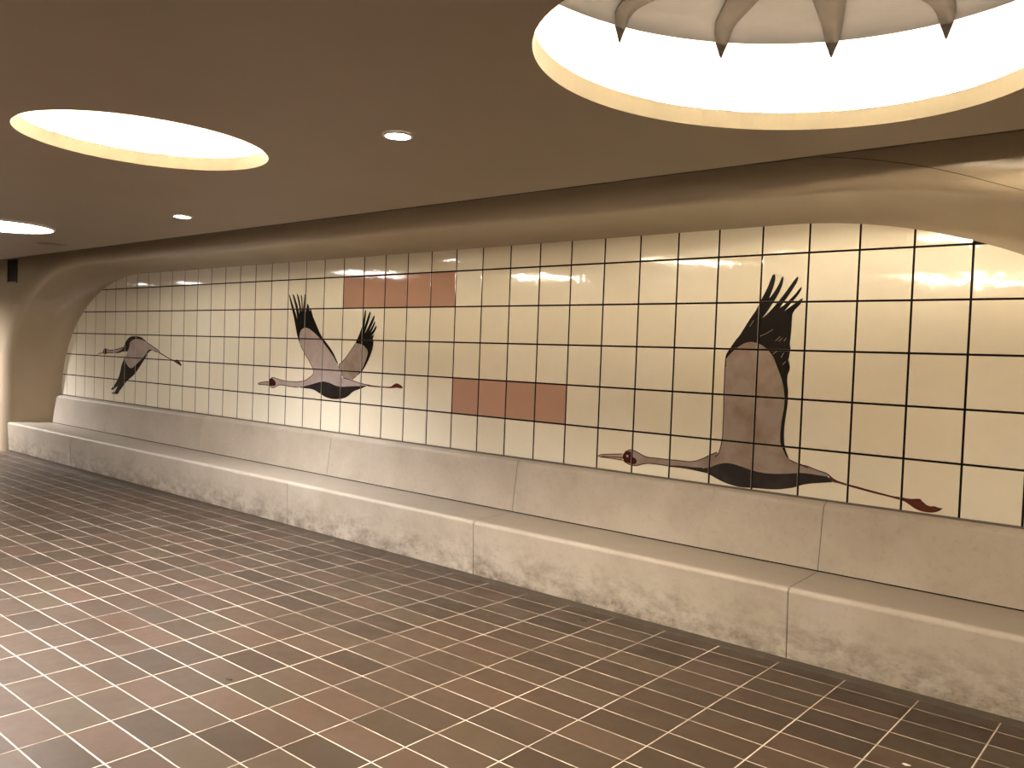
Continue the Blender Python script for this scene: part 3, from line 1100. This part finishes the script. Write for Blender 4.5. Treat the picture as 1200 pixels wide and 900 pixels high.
# ------------------------------------------------------------------ vent on the plaster wall at the far left
va, vb = on_y(10.2, 330.5, FRONT), on_y(19.8, 330.5, FRONT)
vx0, vx1, vz0, vz1 = va.x, vb.x, va.z, va.z + 0.31
vent = tag(empty('wall_vent', ((vx0 + vx1) / 2, FRONT, vz0)), 'dark louvred air vent high on the plaster wall under the ceiling at left', 'vent')


def child_box(name, x0, x1, y0, y1, z0, z1, mat, parent):
    l = parent.location
    return box(name, x0 - l.x, x1 - l.x, y0 - l.y, y1 - l.y, z0 - l.z, z1 - l.z, mat, parent)


child_box('back_plate', vx0, vx1, FRONT - 0.004, FRONT - 0.001, vz0, vz1, 'dark', vent)
for x0, x1, z0, z1 in ((vx0 - 0.02, vx0, vz0 - 0.02, vz1), (vx1, vx1 + 0.02, vz0 - 0.02, vz1), (vx0, vx1, vz0 - 0.02, vz0)):
    child_box('frame_bar', x0, x1, FRONT - 0.014, FRONT - 0.001, z0, z1, 'plaster' if z1 == vz0 else 'louvre', vent)
for k in range(11):
    z = vz0 + 0.008 + k * 0.0275
    bm = bmesh.new()
    add_box(bm, vx0, vx1, -0.009, 0.009, -0.0015, 0.0015)
    bmesh.ops.rotate(bm, verts=bm.verts, cent=(0, 0, 0), matrix=Matrix.Rotation(math.radians(35), 3, 'X'))
    bmesh.ops.translate(bm, verts=bm.verts, vec=Vector((0, FRONT - 0.012, z + 0.006)) - Vector(vent.location))
    from_bm('slat', bm, 'louvre', vent)

# round plate on the ceiling near the vent
pc = on_z(61, 285.8, CEIL)
pl = tag(empty('ceiling_plate', (pc.x, pc.y, CEIL)), 'flat dark round plate fixed to the ceiling near the wall vent', 'ceiling plate')
lathe_ellipse('disc', (0, 0), (0.13, 0.13), 0, [(0.0, -0.0005), (-0.002, -0.012), (-0.03, -0.016)], 'plate', pl, 40, close_top=True)
lathe_ellipse('rim', (0, 0), (0.15, 0.15), 0, [(0.0, -0.0005), (-0.003, -0.006), (-0.02, -0.006), (-0.021, -0.0005)], 'plaster', pl, 40)

# ------------------------------------------------------------------ litter on the floor
def scrap(name, px, py, pts, mat, label, cat):
    p = on_z(px, py, 0.0)
    bm = bmesh.new()
    lo = [bm.verts.new((x, y, 0.0006)) for x, y, z in pts]
    hi = [bm.verts.new((x, y, 0.0015 + z)) for x, y, z in pts]
    m = len(pts)
    for i in range(m):
        bm.faces.new((lo[i], lo[(i + 1) % m], hi[(i + 1) % m], hi[i]))
    bm.faces.new(list(reversed(lo)))
    c = bm.verts.new((sum(q[0] for q in pts) / m, sum(q[1] for q in pts) / m, 0.006))
    for i in range(m):
        bm.faces.new((hi[i], hi[(i + 1) % m], c))
    o = from_bm(name, bm, mat)
    o.location = p
    tag(o, label, cat)


scrap('dry_leaf', 269, 796, [(-0.022, -0.006, 0.001), (-0.008, -0.012, 0.004), (0.010, -0.008, 0.002), (0.024, 0.0, 0.006), (0.012, 0.009, 0.003), (-0.006, 0.007, 0.001)],
      'leaf', 'small dark dry leaf lying on the floor tiles at lower left', 'leaf')
scrap('dry_leaf', 683, 727, [(-0.03, -0.004, 0.001), (-0.01, -0.012, 0.002), (0.02, -0.009, 0.002), (0.034, 0.002, 0.003), (0.012, 0.010, 0.002), (-0.015, 0.009, 0.001)],
      'leaf', 'dark flattened leaf on the floor close to the bench foot', 'leaf')
scrap('paper_scrap', 1062, 896.5, [(-0.016, -0.004, 0.001), (0.0, -0.009, 0.002), (0.012, -0.005, 0.003), (0.018, 0.004, 0.001), (0.002, 0.003, 0.002), (-0.01, 0.006, 0.002)],
      'paper', 'tiny white paper scrap on the floor at the bottom right', 'litter')
